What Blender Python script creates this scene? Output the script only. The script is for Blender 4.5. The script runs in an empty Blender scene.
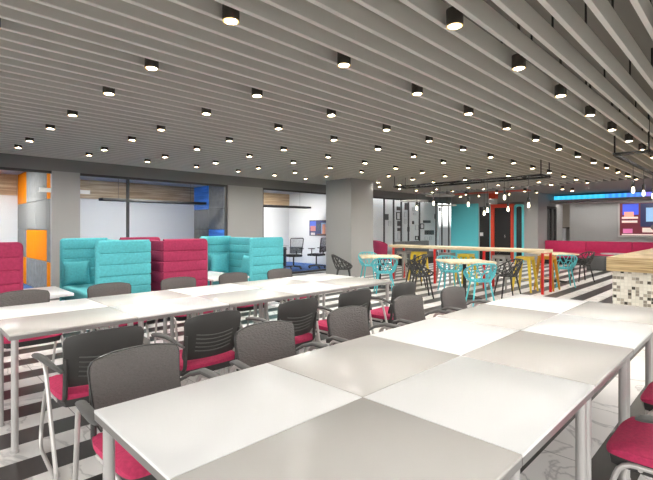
import bpy, bmesh, math, random
from mathutils import Vector, Matrix
random.seed(7)
PI = math.pi
S = bpy.context.scene
C = S.collection

# ------------------------------------------------------------------ camera
cam_d = bpy.data.cameras.new('camera'); cam = bpy.data.objects.new('camera', cam_d); C.objects.link(cam)
cam.location = (0, 0, 1.39); cam.rotation_euler = (PI / 2, 0, -PI / 4)
cam_d.sensor_width = 36; cam_d.lens = 434 / 653 * 36; cam_d.shift_y = -12 / 653
cam_d.clip_start = 0.02; cam_d.clip_end = 200
S.camera = cam
# ------------------------------------------------------------------ world, exposure
W = bpy.data.worlds.new('world'); S.world = W; W.use_nodes = True
_wn = W.node_tree.nodes; _bg = _wn['Background']
_tc = _wn.new('ShaderNodeTexCoord'); _sx = _wn.new('ShaderNodeSeparateXYZ'); _rp = _wn.new('ShaderNodeValToRGB')   # overcast sky over dark ground
W.node_tree.links.new(_tc.outputs['Generated'], _sx.inputs[0]); W.node_tree.links.new(_sx.outputs['Z'], _rp.inputs[0]); W.node_tree.links.new(_rp.outputs[0], _bg.inputs[0])
_rp.color_ramp.elements[0].position = 0.0; _rp.color_ramp.elements[0].color = (.07, .07, .07, 1)
_rp.color_ramp.elements[1].position = 0.03; _rp.color_ramp.elements[1].color = (1, .99, .97, 1)
_bg.inputs[1].default_value = 4.5
LAMP_E = 510.0        # downlight lens emission
ROOM_E = 74.0         # unseen meeting-room ceiling panels, added for light
S.view_settings.view_transform = 'Standard'
S.view_settings.look = 'None'
S.view_settings.gamma = 1.0
S.view_settings.use_curve_mapping = False
S.view_settings.exposure = 0.0
try:
    S.cycles.sample_clamp_indirect = 6.0
    S.cycles.diffuse_bounces = 5
    S.cycles.use_light_tree = True
except Exception:
    pass

# ------------------------------------------------------------------ materials
def lin(c):
    return tuple((v / 255 / 12.92 if v / 255 <= .04045 else ((v / 255 + .055) / 1.055) ** 2.4) for v in c)
def nodes(name):
    m = bpy.data.materials.new(name); m.use_nodes = True
    nt = m.node_tree
    return m, nt, nt.nodes['Principled BSDF']
def mat(name, rgb, rough=.5, metal=0., noise=0., nscale=30., bump=0., bscale=200., spec=.5, srgb=True, stretch=None):
    m, nt, b = nodes(name)
    c = lin(rgb) if srgb else rgb
    b.inputs['Base Color'].default_value = (*c, 1)
    b.inputs['Roughness'].default_value = rough; b.inputs['Metallic'].default_value = metal
    b.inputs['Specular IOR Level'].default_value = spec
    tc = nt.nodes.new('ShaderNodeTexCoord')
    src = tc.outputs['Object']
    if stretch:
        mp = nt.nodes.new('ShaderNodeMapping'); mp.inputs['Scale'].default_value = stretch
        nt.links.new(src, mp.inputs[0]); src = mp.outputs[0]
    if noise:
        n = nt.nodes.new('ShaderNodeTexNoise'); n.inputs['Scale'].default_value = nscale; n.inputs['Detail'].default_value = 4
        nt.links.new(src, n.inputs['Vector'])
        r = nt.nodes.new('ShaderNodeValToRGB')
        r.color_ramp.elements[0].position = .3; r.color_ramp.elements[1].position = .7
        r.color_ramp.elements[0].color = (*[v * (1 - noise) for v in c], 1)
        r.color_ramp.elements[1].color = (*[min(1, v * (1 + noise)) for v in c], 1)
        nt.links.new(n.outputs[0], r.inputs[0]); nt.links.new(r.outputs[0], b.inputs['Base Color'])
    if bump:
        n2 = nt.nodes.new('ShaderNodeTexNoise'); n2.inputs['Scale'].default_value = bscale; n2.inputs['Detail'].default_value = 3
        nt.links.new(src, n2.inputs['Vector'])
        bp = nt.nodes.new('ShaderNodeBump'); bp.inputs['Strength'].default_value = bump; bp.inputs['Distance'].default_value = .01
        nt.links.new(n2.outputs[0], bp.inputs['Height']); nt.links.new(bp.outputs[0], b.inputs['Normal'])
    return m
def emit(name, rgb, s, srgb=False):
    m, nt, b = nodes(name)
    c = lin(rgb) if srgb else rgb
    b.inputs['Base Color'].default_value = (*[min(1, v) for v in c], 1)
    b.inputs['Emission Color'].default_value = (*c, 1); b.inputs['Emission Strength'].default_value = s
    return m
def wood(name, c0, c1, stretch, scale=3.):
    m, nt, b = nodes(name)
    tc = nt.nodes.new('ShaderNodeTexCoord'); mp = nt.nodes.new('ShaderNodeMapping'); mp.inputs['Scale'].default_value = stretch
    nt.links.new(tc.outputs['Object'], mp.inputs[0])
    n = nt.nodes.new('ShaderNodeTexNoise'); n.inputs['Scale'].default_value = scale; n.inputs['Detail'].default_value = 5; n.inputs['Distortion'].default_value = .4
    nt.links.new(mp.outputs[0], n.inputs['Vector'])
    r = nt.nodes.new('ShaderNodeValToRGB'); r.color_ramp.elements[0].position = .36; r.color_ramp.elements[1].position = .64
    r.color_ramp.elements[0].color = (*lin(c0), 1); r.color_ramp.elements[1].color = (*lin(c1), 1)
    nt.links.new(n.outputs[0], r.inputs[0]); nt.links.new(r.outputs[0], b.inputs['Base Color'])
    b.inputs['Roughness'].default_value = .4
    return m
def floor_material():
    m, nt, b = nodes('striped_marble')
    L = nt.links.new; N = nt.nodes.new
    tc = N('ShaderNodeTexCoord'); sp = N('ShaderNodeSeparateXYZ'); L(tc.outputs['Object'], sp.inputs[0])
    md = N('ShaderNodeMath'); md.operation = 'FLOORED_MODULO'; md.inputs[1].default_value = .48; L(sp.outputs['Y'], md.inputs[0])
    lt = N('ShaderNodeMath'); lt.operation = 'LESS_THAN'; lt.inputs[1].default_value = .24; L(md.outputs[0], lt.inputs[0])
    # veins
    n = N('ShaderNodeTexNoise'); n.inputs['Scale'].default_value = 1.6; n.inputs['Detail'].default_value = 6; n.inputs['Distortion'].default_value = 1.1
    L(tc.outputs['Object'], n.inputs['Vector'])
    a = N('ShaderNodeMath'); a.operation = 'SUBTRACT'; a.inputs[1].default_value = .5; L(n.outputs[0], a.inputs[0])
    ab = N('ShaderNodeMath'); ab.operation = 'ABSOLUTE'; L(a.outputs[0], ab.inputs[0])
    r = N('ShaderNodeValToRGB'); r.color_ramp.elements[0].position = 0; r.color_ramp.elements[1].position = .02
    r.color_ramp.elements[0].color = (*lin((196, 193, 190)), 1); r.color_ramp.elements[1].color = (*lin((240, 237, 233)), 1)
    L(ab.outputs[0], r.inputs[0])
    # tile joints every 0.6 m along the stripe
    mx = N('ShaderNodeMath'); mx.operation = 'FLOORED_MODULO'; mx.inputs[1].default_value = .96; L(sp.outputs['X'], mx.inputs[0])
    lx = N('ShaderNodeMath'); lx.operation = 'LESS_THAN'; lx.inputs[1].default_value = .006; L(mx.outputs[0], lx.inputs[0])
    j = N('ShaderNodeMixRGB'); j.inputs['Color2'].default_value = (*lin((150, 146, 142)), 1); L(lx.outputs[0], j.inputs['Fac']); L(r.outputs[0], j.inputs['Color1'])
    n3 = N('ShaderNodeTexNoise'); n3.inputs['Scale'].default_value = 5; n3.inputs['Detail'].default_value = 5; L(tc.outputs['Object'], n3.inputs['Vector'])
    r3 = N('ShaderNodeValToRGB'); r3.color_ramp.elements[0].color = (*lin((36, 33, 31)), 1); r3.color_ramp.elements[1].color = (*lin((58, 54, 51)), 1); L(n3.outputs[0], r3.inputs[0])
    mixc = N('ShaderNodeMixRGB'); L(lt.outputs[0], mixc.inputs['Fac']); L(j.outputs[0], mixc.inputs['Color1']); L(r3.outputs[0], mixc.inputs['Color2'])
    L(mixc.outputs[0], b.inputs['Base Color'])
    b.inputs['Roughness'].default_value = .34
    return m
def mosaic_material():
    m, nt, b = nodes('mosaic_tiles')
    L = nt.links.new; N = nt.nodes.new
    tc = N('ShaderNodeTexCoord'); mp = N('ShaderNodeMapping'); mp.inputs['Scale'].default_value = (1 / .047,) * 3; mp.inputs['Location'].default_value = (.5, .5, 0)
    L(tc.outputs['Object'], mp.inputs[0])
    fl = N('ShaderNodeVectorMath'); fl.operation = 'FLOOR'; L(mp.outputs[0], fl.inputs[0])
    wn = N('ShaderNodeTexWhiteNoise'); wn.noise_dimensions = '3D'; L(fl.outputs[0], wn.inputs['Vector'])
    r = N('ShaderNodeValToRGB'); r.color_ramp.interpolation = 'CONSTANT'
    e = r.color_ramp.elements
    e[0].position = 0; e[0].color = (*lin((74, 68, 58)), 1); e[1].position = .08; e[1].color = (*lin((148, 138, 124)), 1)
    for p, c in ((.22, (176, 166, 150)), (.36, (226, 219, 204)), (.7, (234, 228, 214))):
        q = e.new(p); q.color = (*lin(c), 1)
    L(wn.outputs['Value'], r.inputs[0])
    fr = N('ShaderNodeVectorMath'); fr.operation = 'FRACTION'; L(mp.outputs[0], fr.inputs[0])
    sp = N('ShaderNodeSeparateXYZ'); L(fr.outputs[0], sp.inputs[0])
    g = None
    for ax in ('Y', 'Z'):
        q = N('ShaderNodeMath'); q.operation = 'LESS_THAN'; q.inputs[1].default_value = .09; L(sp.outputs[ax], q.inputs[0])
        if g is None: g = q
        else:
            mxx = N('ShaderNodeMath'); mxx.operation = 'MAXIMUM'; L(g.outputs[0], mxx.inputs[0]); L(q.outputs[0], mxx.inputs[1]); g = mxx
    mix = N('ShaderNodeMixRGB'); mix.inputs['Color2'].default_value = (*lin((214, 208, 194)), 1)
    L(g.outputs[0], mix.inputs['Fac']); L(r.outputs[0], mix.inputs['Color1']); L(mix.outputs[0], b.inputs['Base Color'])
    b.inputs['Roughness'].default_value = .2
    return m
def glass_material():
    m = bpy.data.materials.new('clear_glass'); m.use_nodes = True; nt = m.node_tree
    for n in list(nt.nodes): nt.nodes.remove(n)
    o = nt.nodes.new('ShaderNodeOutputMaterial'); t = nt.nodes.new('ShaderNodeBsdfTransparent'); g = nt.nodes.new('ShaderNodeBsdfGlossy')
    g.inputs['Roughness'].default_value = .02; t.inputs[0].default_value = (.96, .97, .97, 1)
    f0 = nt.nodes.new('ShaderNodeLayerWeight'); f0.inputs['Blend'].default_value = .5
    p4 = nt.nodes.new('ShaderNodeMath'); p4.operation = 'POWER'; p4.inputs[1].default_value = 4; nt.links.new(f0.outputs['Facing'], p4.inputs[0])
    lw = nt.nodes.new('ShaderNodeMath'); lw.operation = 'MULTIPLY_ADD'; lw.inputs[1].default_value = .3; lw.inputs[2].default_value = .006; nt.links.new(p4.outputs[0], lw.inputs[0])
    mx = nt.nodes.new('ShaderNodeMixShader'); nt.links.new(lw.outputs[0], mx.inputs[0])
    nt.links.new(t.outputs[0], mx.inputs[1]); nt.links.new(g.outputs[0], mx.inputs[2]); nt.links.new(mx.outputs[0], o.inputs[0])
    return m

M = {}
M['floor'] = floor_material()
M['carpet'] = mat('blue_carpet', (56, 92, 150), .95, noise=.35, nscale=6, bump=.3)
M['wall'] = mat('grey_paint', (172, 171, 168), .6, bump=.02)
M['shaded_grey'] = mat('shaded_grey_paint', (132, 131, 129), .7)  # wall grey darkened: shade on the bulkhead is put into the colour
M['white_wall'] = mat('white_paint', (226, 226, 226), .5)
M['plenum'] = mat('plenum_paint', (150, 147, 141), .9)
M['baffle'] = mat('baffle_paint', (226, 224, 216), .7)
M['baffle_lit_edge'] = mat('baffle_lit_edge_paint', (252, 250, 243), .6)  # brighter copy of the baffle paint, imitates light on the undersides
M['flat_ceiling'] = mat('flat_ceiling_paint', (150, 148, 144), .7)
M['room_ceiling'] = mat('room_ceiling_paint', (200, 200, 200), .8)
M['white_top'] = mat('white_laminate', (233, 233, 231), .29)
M['grey_top'] = mat('grey_laminate', (198, 195, 189), .27)
M['edge'] = mat('satin_edge', (158, 155, 152), .3, metal=.6)
M['leg'] = mat('silver_paint', (190, 187, 184), .35, metal=.45)
M['chair_frame'] = mat('pale_silver', (206, 202, 198), .32, metal=.45)
M['shell'] = mat('charcoal_plastic', (60, 59, 57), .45, bump=.05, bscale=400)
M['pad'] = mat('grey_weave', (102, 99, 96), .9, noise=.1, nscale=120, bump=.9, bscale=60, stretch=(1, 1, 2.4))
M['arm'] = mat('arm_plastic', (92, 91, 89), .5)
M['pink'] = mat('raspberry_fabric', (194, 50, 94), .8, noise=.12, nscale=60, bump=.3, bscale=300)
M['dark_pan'] = mat('seat_pan', (58, 57, 56), .5)
M['burg'] = mat('burgundy_fabric', (170, 48, 88), .85, noise=.12, nscale=40, bump=.3, bscale=300)
M['teal'] = mat('turquoise_fabric', (92, 190, 198), .85, noise=.1, nscale=40, bump=.3, bscale=300)
M['teal_paint'] = mat('turquoise_paint', (104, 212, 222), .4)
M['teal_plastic'] = mat('turquoise_plastic', (92, 196, 204), .35)
M['black_plastic'] = mat('black_plastic', (54, 53, 52), .4)
M['black_metal'] = mat('black_metal', (34, 33, 32), .6)
M['mesh_black'] = mat('black_mesh', (34, 35, 38), .6)
M['frame'] = mat('dark_aluminium', (74, 73, 72), .4, metal=.3)
M['chrome'] = mat('chrome', (210, 210, 210), .12, metal=1.)
M['red'] = mat('red_paint', (206, 34, 28), .35)
M['door_red'] = mat('orange_red_paint', (218, 70, 44), .4)
M['yellow'] = mat('yellow_paint', (226, 196, 60), .35)
M['grey_paint'] = mat('stool_grey', (158, 155, 150), .35, metal=.3)
M['amber'] = mat('amber_paint', (206, 150, 40), .35)
M['orange'] = mat('orange_felt', (240, 138, 16), .95, spec=.1)
M['felt'] = mat('grey_felt', (138, 138, 137), .98, noise=.14, nscale=9, spec=.1)
M['blue_felt'] = mat('blue_felt', (74, 138, 236), .9, noise=.3, nscale=2.2, stretch=(.4, .4, 5))
M['panel_wood'] = wood('oak_panelling', (160, 132, 100), (208, 182, 148), (1.2, 1, 26), 1.)
M['pale_wood'] = wood('pale_ash', (206, 184, 146), (232, 214, 182), (2, 2, 30), 2.)
M['counter_wood'] = wood('counter_ash', (160, 132, 90), (212, 186, 140), (1.5, 1.5, 34), 1.4)
M['table_wood'] = wood('table_ash', (214, 188, 148), (236, 218, 186), (3, 20, 3), 1.)
M['mosaic'] = mosaic_material()
M['glass'] = glass_material()
M['dark_glass'] = mat('smoked_glass', (48, 47, 46), .12)
M['lamp_body'] = mat('lamp_bronze', (66, 60, 53), .5)
M['lamp_halo'] = emit('lamp_halo_glow', (1.0, .66, .26), 1.1)  # warm glow imitating the halo around each lens
M['lamp'] = emit('lamp_lens', (1.0, .96, .90), LAMP_E)
M['bulb'] = emit('bulb_glow', (1.0, .90, .68), 4.0)
M['fill_washer'] = emit('fill_washer_strip', (1, .98, .95), 40.0)  # added fill light for the screen wall
M['fill_panel_soft'] = emit('fill_panel_soft', (1, 1, 1), 9.0)
M['fill_panel'] = emit('fill_panel', (1, .975, .93), ROOM_E)
def led(name, c0, c1, st):
    m = emit(name, c0, st); nt = m.node_tree; b = nt.nodes['Principled BSDF']
    tc = nt.nodes.new('ShaderNodeTexCoord'); w = nt.nodes.new('ShaderNodeTexWave'); w.bands_direction = 'Y'; w.inputs['Scale'].default_value = 1.6; w.inputs['Distortion'].default_value = 1.5
    nt.links.new(tc.outputs['Object'], w.inputs['Vector'])
    r = nt.nodes.new('ShaderNodeValToRGB'); r.color_ramp.elements[0].color = (*c0, 1); r.color_ramp.elements[1].color = (*c1, 1)
    nt.links.new(w.outputs[0], r.inputs[0]); nt.links.new(r.outputs[0], b.inputs['Emission Color'])
    return m
M['led_cyan'] = led('led_cyan', (.03, .5, .85), (.10, .72, 1.0), 1.15)
M['led_azure'] = led('led_azure', (.04, .28, .9), (.10, .55, 1.0), 1.1)
M['led_blue'] = led('led_blue', (.10, .22, .8), (.12, .4, 1.0), 1.1)
M['led_violet'] = led('led_violet', (.32, .2, .8), (.2, .3, 1.0), 1.1)
M['white_gloss'] = mat('white_gloss', (240, 240, 240), .2)
M['white_patch'] = mat('white_patch_paint', (250, 250, 248), .3)  # shared by the painted reflections and the switch plate
M['dark_grey_fabric'] = mat('dark_grey_fabric', (88, 88, 88), .9, bump=.3)
M['hotpink'] = mat('cerise_vinyl', (206, 42, 98), .6, noise=.06, nscale=10)
M['beige'] = mat('beige_panel', (196, 184, 168), .6)
M['disc'] = mat('pale_disc', (200, 198, 192), .6)
def flat(name, rgb, s=.0):
    m = mat(name, rgb, .35)
    if s:
        b = m.node_tree.nodes['Principled BSDF']; b.inputs['Emission Color'].default_value = (*lin(rgb), 1); b.inputs['Emission Strength'].default_value = s
    return m

# ------------------------------------------------------------------ mesh helpers
class MB:
    def __init__(s): s.bm = bmesh.new()
    def box(s, c, d, bevel=0., seg=2, rot=None):
        t = bmesh.new(); bmesh.ops.create_cube(t, size=1)
        for v in t.verts: v.co = Vector((v.co.x * d[0], v.co.y * d[1], v.co.z * d[2]))
        if bevel: bmesh.ops.bevel(t, geom=list(t.edges), offset=bevel, segments=seg, profile=.5, affect='EDGES')
        R = rot if rot is not None else Matrix.Identity(3)
        for v in t.verts: v.co = R @ v.co + Vector(c)
        me = bpy.data.meshes.new('t'); t.to_mesh(me); t.free(); s.bm.from_mesh(me); bpy.data.meshes.remove(me)
        return s
    def lohi(s, a, b, bevel=0., seg=2):
        return s.box([(p + q) / 2 for p, q in zip(a, b)], [abs(q - p) for p, q in zip(a, b)], bevel, seg)
    def tube(s, pts, r, n=8, closed=False, radii=None, squash=None):
        pts = [Vector(p) for p in pts]; N = len(pts); rings = []
        prev = None
        for i, p in enumerate(pts):
            a = pts[(i - 1) % N] if (closed or i > 0) else p
            b = pts[(i + 1) % N] if (closed or i < N - 1) else p
            t = (b - a).normalized()
            if prev is None:
                u = t.orthogonal().normalized()
                if abs(t.z) < .95: u = t.cross(Vector((0, 0, 1))).normalized()
            else:
                u = (prev - t * prev.dot(t)).normalized()
            prev = u; w = t.cross(u)
            rr = radii[i] if radii else r
            k = squash or 1
            rings.append([s.bm.verts.new(p + u * math.cos(2 * PI * j / n) * rr + w * math.sin(2 * PI * j / n) * rr * k) for j in range(n)])
        for i in range(N if closed else N - 1):
            A, B = rings[i], rings[(i + 1) % N]
            for j in range(n): s.bm.faces.new((A[j], A[(j + 1) % n], B[(j + 1) % n], B[j]))
        if not closed:
            s.bm.faces.new(rings[0][::-1]); s.bm.faces.new(rings[-1])
        return s
    def cyl(s, a, b, r, n=12, r2=None):
        return s.tube([a, b], r, n, radii=[r, r2 if r2 is not None else r])
    def lathe(s, prof, c=(0, 0, 0), n=20, ring=False):
        rings = []
        for r, z in prof:
            rings.append([s.bm.verts.new((c[0] + r * math.cos(2 * PI * j / n), c[1] + r * math.sin(2 * PI * j / n), c[2] + z)) for j in range(n)])
        for A, B in zip(rings, rings[1:]):
            for j in range(n): s.bm.faces.new((A[j], A[(j + 1) % n], B[(j + 1) % n], B[j]))
        if ring:
            for j in range(n): s.bm.faces.new((rings[-1][j], rings[-1][(j + 1) % n], rings[0][(j + 1) % n], rings[0][j]))
        else: s.bm.faces.new(rings[0][::-1]); s.bm.faces.new(rings[-1])
        return s
    def sheet(s, f, g, nu, nv):
        """closed solid between the surfaces f(u,v) and g(u,v)"""
        A = [[s.bm.verts.new(f(i / nu, j / nv)) for j in range(nv + 1)] for i in range(nu + 1)]
        B = [[s.bm.verts.new(g(i / nu, j / nv)) for j in range(nv + 1)] for i in range(nu + 1)]
        for i in range(nu):
            for j in range(nv):
                s.bm.faces.new((A[i][j], A[i + 1][j], A[i + 1][j + 1], A[i][j + 1]))
                s.bm.faces.new((B[i][j], B[i][j + 1], B[i + 1][j + 1], B[i + 1][j]))
        for i in range(nu):
            s.bm.faces.new((A[i][0], B[i][0], B[i + 1][0], A[i + 1][0])); s.bm.faces.new((A[i + 1][nv], B[i + 1][nv], B[i][nv], A[i][nv]))
        for j in range(nv):
            s.bm.faces.new((A[0][j + 1], B[0][j + 1], B[0][j], A[0][j])); s.bm.faces.new((A[nu][j], B[nu][j], B[nu][j + 1], A[nu][j + 1]))
        return s
    def prism(s, poly, z0, z1):
        a = [s.bm.verts.new((x, y, z0)) for x, y in poly]; b = [s.bm.verts.new((x, y, z1)) for x, y in poly]
        s.bm.faces.new(a[::-1]); s.bm.faces.new(b)
        for i in range(len(poly)):
            j = (i + 1) % len(poly); s.bm.faces.new((a[i], a[j], b[j], b[i]))
        return s
    def build(s, name, m, parent=None, smooth=True):
        bmesh.ops.recalc_face_normals(s.bm, faces=list(s.bm.faces))
        me = bpy.data.meshes.new(name); s.bm.to_mesh(me); s.bm.free()
        me.materials.append(m)
        if smooth:
            me.shade_smooth(); me.set_sharp_from_angle(angle=math.radians(38))
        o = bpy.data.objects.new(name, me); C.objects.link(o)
        if parent: o.parent = parent
        return o
def fillet(pts, r, n=4):
    pts = [Vector(p) for p in pts]; out = [pts[0]]
    for i in range(1, len(pts) - 1):
        a, p, b = pts[i - 1], pts[i], pts[i + 1]
        k = min(r, (a - p).length * .45, (b - p).length * .45)
        p0 = p + (a - p).normalized() * k; p1 = p + (b - p).normalized() * k
        for j in range(n + 1):
            t = j / n; out.append(p0 * (1 - t) ** 2 + p * 2 * t * (1 - t) + p1 * t * t)
    out.append(pts[-1]); return out
def tag(o, label, cat, group=None, kind=None):
    o['label'] = label; o['category'] = cat
    if group: o['group'] = group
    if kind: o['kind'] = kind
    return o
def thing(name, label, cat, loc=(0, 0, 0), rz=0, group=None):
    o = bpy.data.objects.new(name, None); C.objects.link(o); o.location = loc; o.rotation_euler = (0, 0, rz)
    o.empty_display_size = .1
    return tag(o, label, cat, group)
def struct(name, mb, m, smooth=False):
    o = mb.build(name, m, smooth=smooth); o['kind'] = 'structure'; return o
def dup(root, loc, rz=0, label=None, group=None):
    r = root.copy(); C.objects.link(r); r.location = loc; r.rotation_euler = (0, 0, rz)
    if label: r['label'] = label
    if group: r['group'] = group
    for ch in root.children:
        c = ch.copy(); C.objects.link(c); c.parent = r
        for g in ch.children:
            d = g.copy(); C.objects.link(d); d.parent = c
    return r
ORD = ['first', 'second', 'third', 'fourth', 'fifth', 'sixth', 'seventh', 'eighth', 'ninth', 'tenth', 'eleventh', 'twelfth', 'thirteenth', 'fourteenth',
       'fifteenth', 'sixteenth', 'seventeenth', 'eighteenth', 'nineteenth', 'twentieth']
def ordn(i):
    if i < 20: return ORD[i]
    t = {2: 'twenty', 3: 'thirty', 4: 'forty', 5: 'fifty'}[(i + 1) // 10]; k = (i + 1) % 10
    return (t + '-' + ORD[k - 1]) if k else {3: 'thirtieth', 4: 'fortieth', 5: 'fiftieth'}[(i + 1) // 10]

YW = 9.97          # plane of the glazed wall
YB = 13.8          # back of the meeting rooms
CZ = 2.79          # underside of the baffles
# ================================================================== ROOM SHELL
struct('floor', MB().lohi((-3, -3.2, -.05), (23.6, YW, 0)), M['floor'])
struct('floor_carpet', MB().lohi((-3, YW, -.05), (18.2, YB + .1, 0)), M['carpet'])
struct('ceiling_plenum', MB().lohi((-3, -3.2, 3.15), (15.1, YW + .1, 3.2)), M['plenum'])
struct('ceiling_flat', MB().lohi((15.07, -3.2, CZ), (23.6, YW, CZ + .4)), M['flat_ceiling'])
struct('ceiling_rooms', MB().lohi((-3, YW + .12, 2.8), (18.2, YB + .1, 2.86)), M['room_ceiling'])
struct('wall_right', MB().lohi((2.5, -3.3, 0), (23.6, -3.2, .4)).lohi((2.5, -3.3, 2.75), (23.6, -3.2, 3.2)).lohi((20.6, -3.3, .4), (23.6, -3.2, 2.75)).lohi((14, -3.3, .4), (14.6, -3.2, 2.75)), M['wall'])  # unseen wall; openings shaped to let in daylight as fill
struct('wall_rear', MB().lohi((-3.1, -3.3, 0), (-3, YB, .3)).lohi((-3.1, -3.3, 2.6), (-3, YB, 3.2)).lohi((-3.1, 7.6, .3), (-3, YB, 2.6)), M['wall'])  # unseen rear wall, left open for fill daylight
struct('wall_rooms', MB().lohi((-3, YB, 0), (18.2, YB + .1, 2.86)), M['white_wall'])
# glazed wall: bulkhead and solid piers
struct('trim_bulkhead', MB().lohi((-3, YW, 2.53), (18.2, YW + .12, 3.2)), M['shaded_grey'])
for i, (a, b) in enumerate(((2.245, 2.75), (6.28, 7.42))):
    struct('wall_pier' if not i else 'wall_pier.001', MB().lohi((a, YW, 0), (b, YW + .12, 2.53)), M['wall'])
struct('column', MB().lohi((9.08, 8.1, 0), (10.05, 9.1, CZ)), M['wall'])['kind'] = 'structure'
# partitions between meeting rooms, acoustic tile grids
def partition(name, x, cols, rows, palette, hot):
    struct(name, MB().lohi((x, YW + .12, 0), (x + .1, YB, 2.8)), M['white_wall'])
def felt_tiles(x, edges, zs, grid, matname, labelbase):
    root = thing('acoustic_panelling', labelbase, 'wall panelling', (x - .012, YW + .14, 0))
    MB().lohi((-.012, edges[0] - YW - .14, 0), (-.0, edges[-1] - YW - .14, zs[-1])).build('backing_board', M['frame'], root, smooth=False)
    for r in range(len(zs) - 1):
        for c in range(len(edges) - 1):
            hot = grid[r][c]
            o = MB().lohi((-.036, edges[c] - YW - .14 + .012, zs[r] + .008), (-.0125, edges[c + 1] - YW - .14 - .012, zs[r + 1] - .008), .004, 1).build('felt_tile', M[matname] if hot else M['felt'], root)
            if hot: o['label'] = ('orange' if matname == 'orange' else 'blue') + ' felt tile'
partition('wall_partition', 2.37, 0, 0, 0, 0)
partition('wall_partition.001', 7.38, 0, 0, 0, 0)
partition('wall_partition.002', 11.6, 0, 0, 0, 0)
ed = [10.11, 10.75, 11.75, 12.75, 13.79]
zs = [0, .67, 1.35, 2.0, 2.79]
felt_tiles(2.37, ed, zs, [[1, 0, 0, 1], [0, 1, 1, 0], [0, 0, 0, 0], [1, 0, 0, 1]], 'orange', 'grey felt wall tiles chequered with orange squares beside the left pier')
felt_tiles(7.38, [10.11, 10.9, 11.85, 12.8, 13.79], zs, [[0, 0, 0, 0], [0, 1, 1, 0], [0, 0, 0, 0], [0, 0, 0, 1]], 'blue_felt', 'grey felt wall tiles with blue squares at the end of the wide meeting room')
# oak band high on the back wall of each room
for i, (a, b, lab) in enumerate(((-3, 2.32, 'oak panel band high on back wall left of the orange tiles'), (2.48, 7.38 - .05, 'long oak panel band high on back wall of the wide meeting room'), (7.48, 11.6, 'oak panel band high on back wall of the room with office chairs'))):
    tag(MB().lohi((a + .01, YB - .042, 2.24), (b - .01, YB - .012, 2.78)).build('wood_panel', M['panel_wood'], smooth=False), lab, 'wall panel', 'oak wall bands')
# glazing
def glazing(name, x0, x1, mulls, z1=2.53):
    f = MB(); t = .05; mw = .05 if len(mulls) < 5 else .036
    f.lohi((x0, YW + .03, z1 - t), (x1, YW + .09, z1)); f.lohi((x0, YW + .03, 0), (x1, YW + .09, .06))
    for m in mulls: f.lohi((m - mw / 2, YW + .03, .06), (m + mw / 2, YW + .09, z1 - t))
    o = struct(name, f, M['frame'])
    g = MB().lohi((x0 + .01, YW + .055, .06), (x1 - .01, YW + .061, z1 - t)).build('pane', M['glass'], o, smooth=False)
    return o
glazing('window_1', -3, 2.245, [-2.9, -1, .9])
glazing('window_2', 2.75, 6.28, [3.73, 6.25])
glazing('window_3', 7.42, 18.0, [7.45, 11.5, 13.1, 13.7, 14.2, 14.7, 15.5, 16.8, 17.3, 17.9])
# rear end walls on the far right
XE = 18.0
struct('wall_end', MB().lohi((XE, 6.2, 0), (XE + .15, 6.74, CZ)).lohi((XE, 6.74, 2.46), (XE + .15, YW, CZ)).lohi((XE, 8.1, 0), (XE + .15, 8.66, 2.46)).lohi((XE + .15, 6.2, 0), (19.0, 6.3, CZ)).lohi((20.2, 6.2, 0), (21.0, 6.3, CZ)).lohi((19.0, 6.2, 2.3), (20.2, 6.3, CZ)), M['wall'])
struct('wall_behind_end', MB().lohi((XE + .16, 6.3, 0), (XE + .2, YW + .1, CZ)), M['shaded_grey'])
struct('wall_screen', MB().lohi((21, -3.2, 0), (21.1, 5.92, CZ)), M['wall'])
struct('wall_alcove', MB().lohi((23.5, -3.2, 0), (23.6, YW, CZ)), M['beige'])
d = MB(); d.lohi((19.02, 6.19, 0), (19.1, 6.29, 2.28)).lohi((20.1, 6.19, 0), (20.18, 6.29, 2.28)).lohi((19.56, 6.19, 0), (19.64, 6.29, 2.28)).lohi((19.02, 6.19, 2.2), (20.18, 6.29, 2.29))
o = struct('door_1', d, M['frame']); MB().lohi((19.1, 6.23, 0), (20.1, 6.25, 2.2)).build('door_pane', M['dark_glass'], o, smooth=False)
# LED cove
struct('trim_soffit', MB().lohi((19.3, -3.2, 2.44), (21, 6.18, 2.5)).lohi((19.3, -3.2, 2.5), (19.36, 6.18, 2.54)), M['flat_ceiling'])

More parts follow.
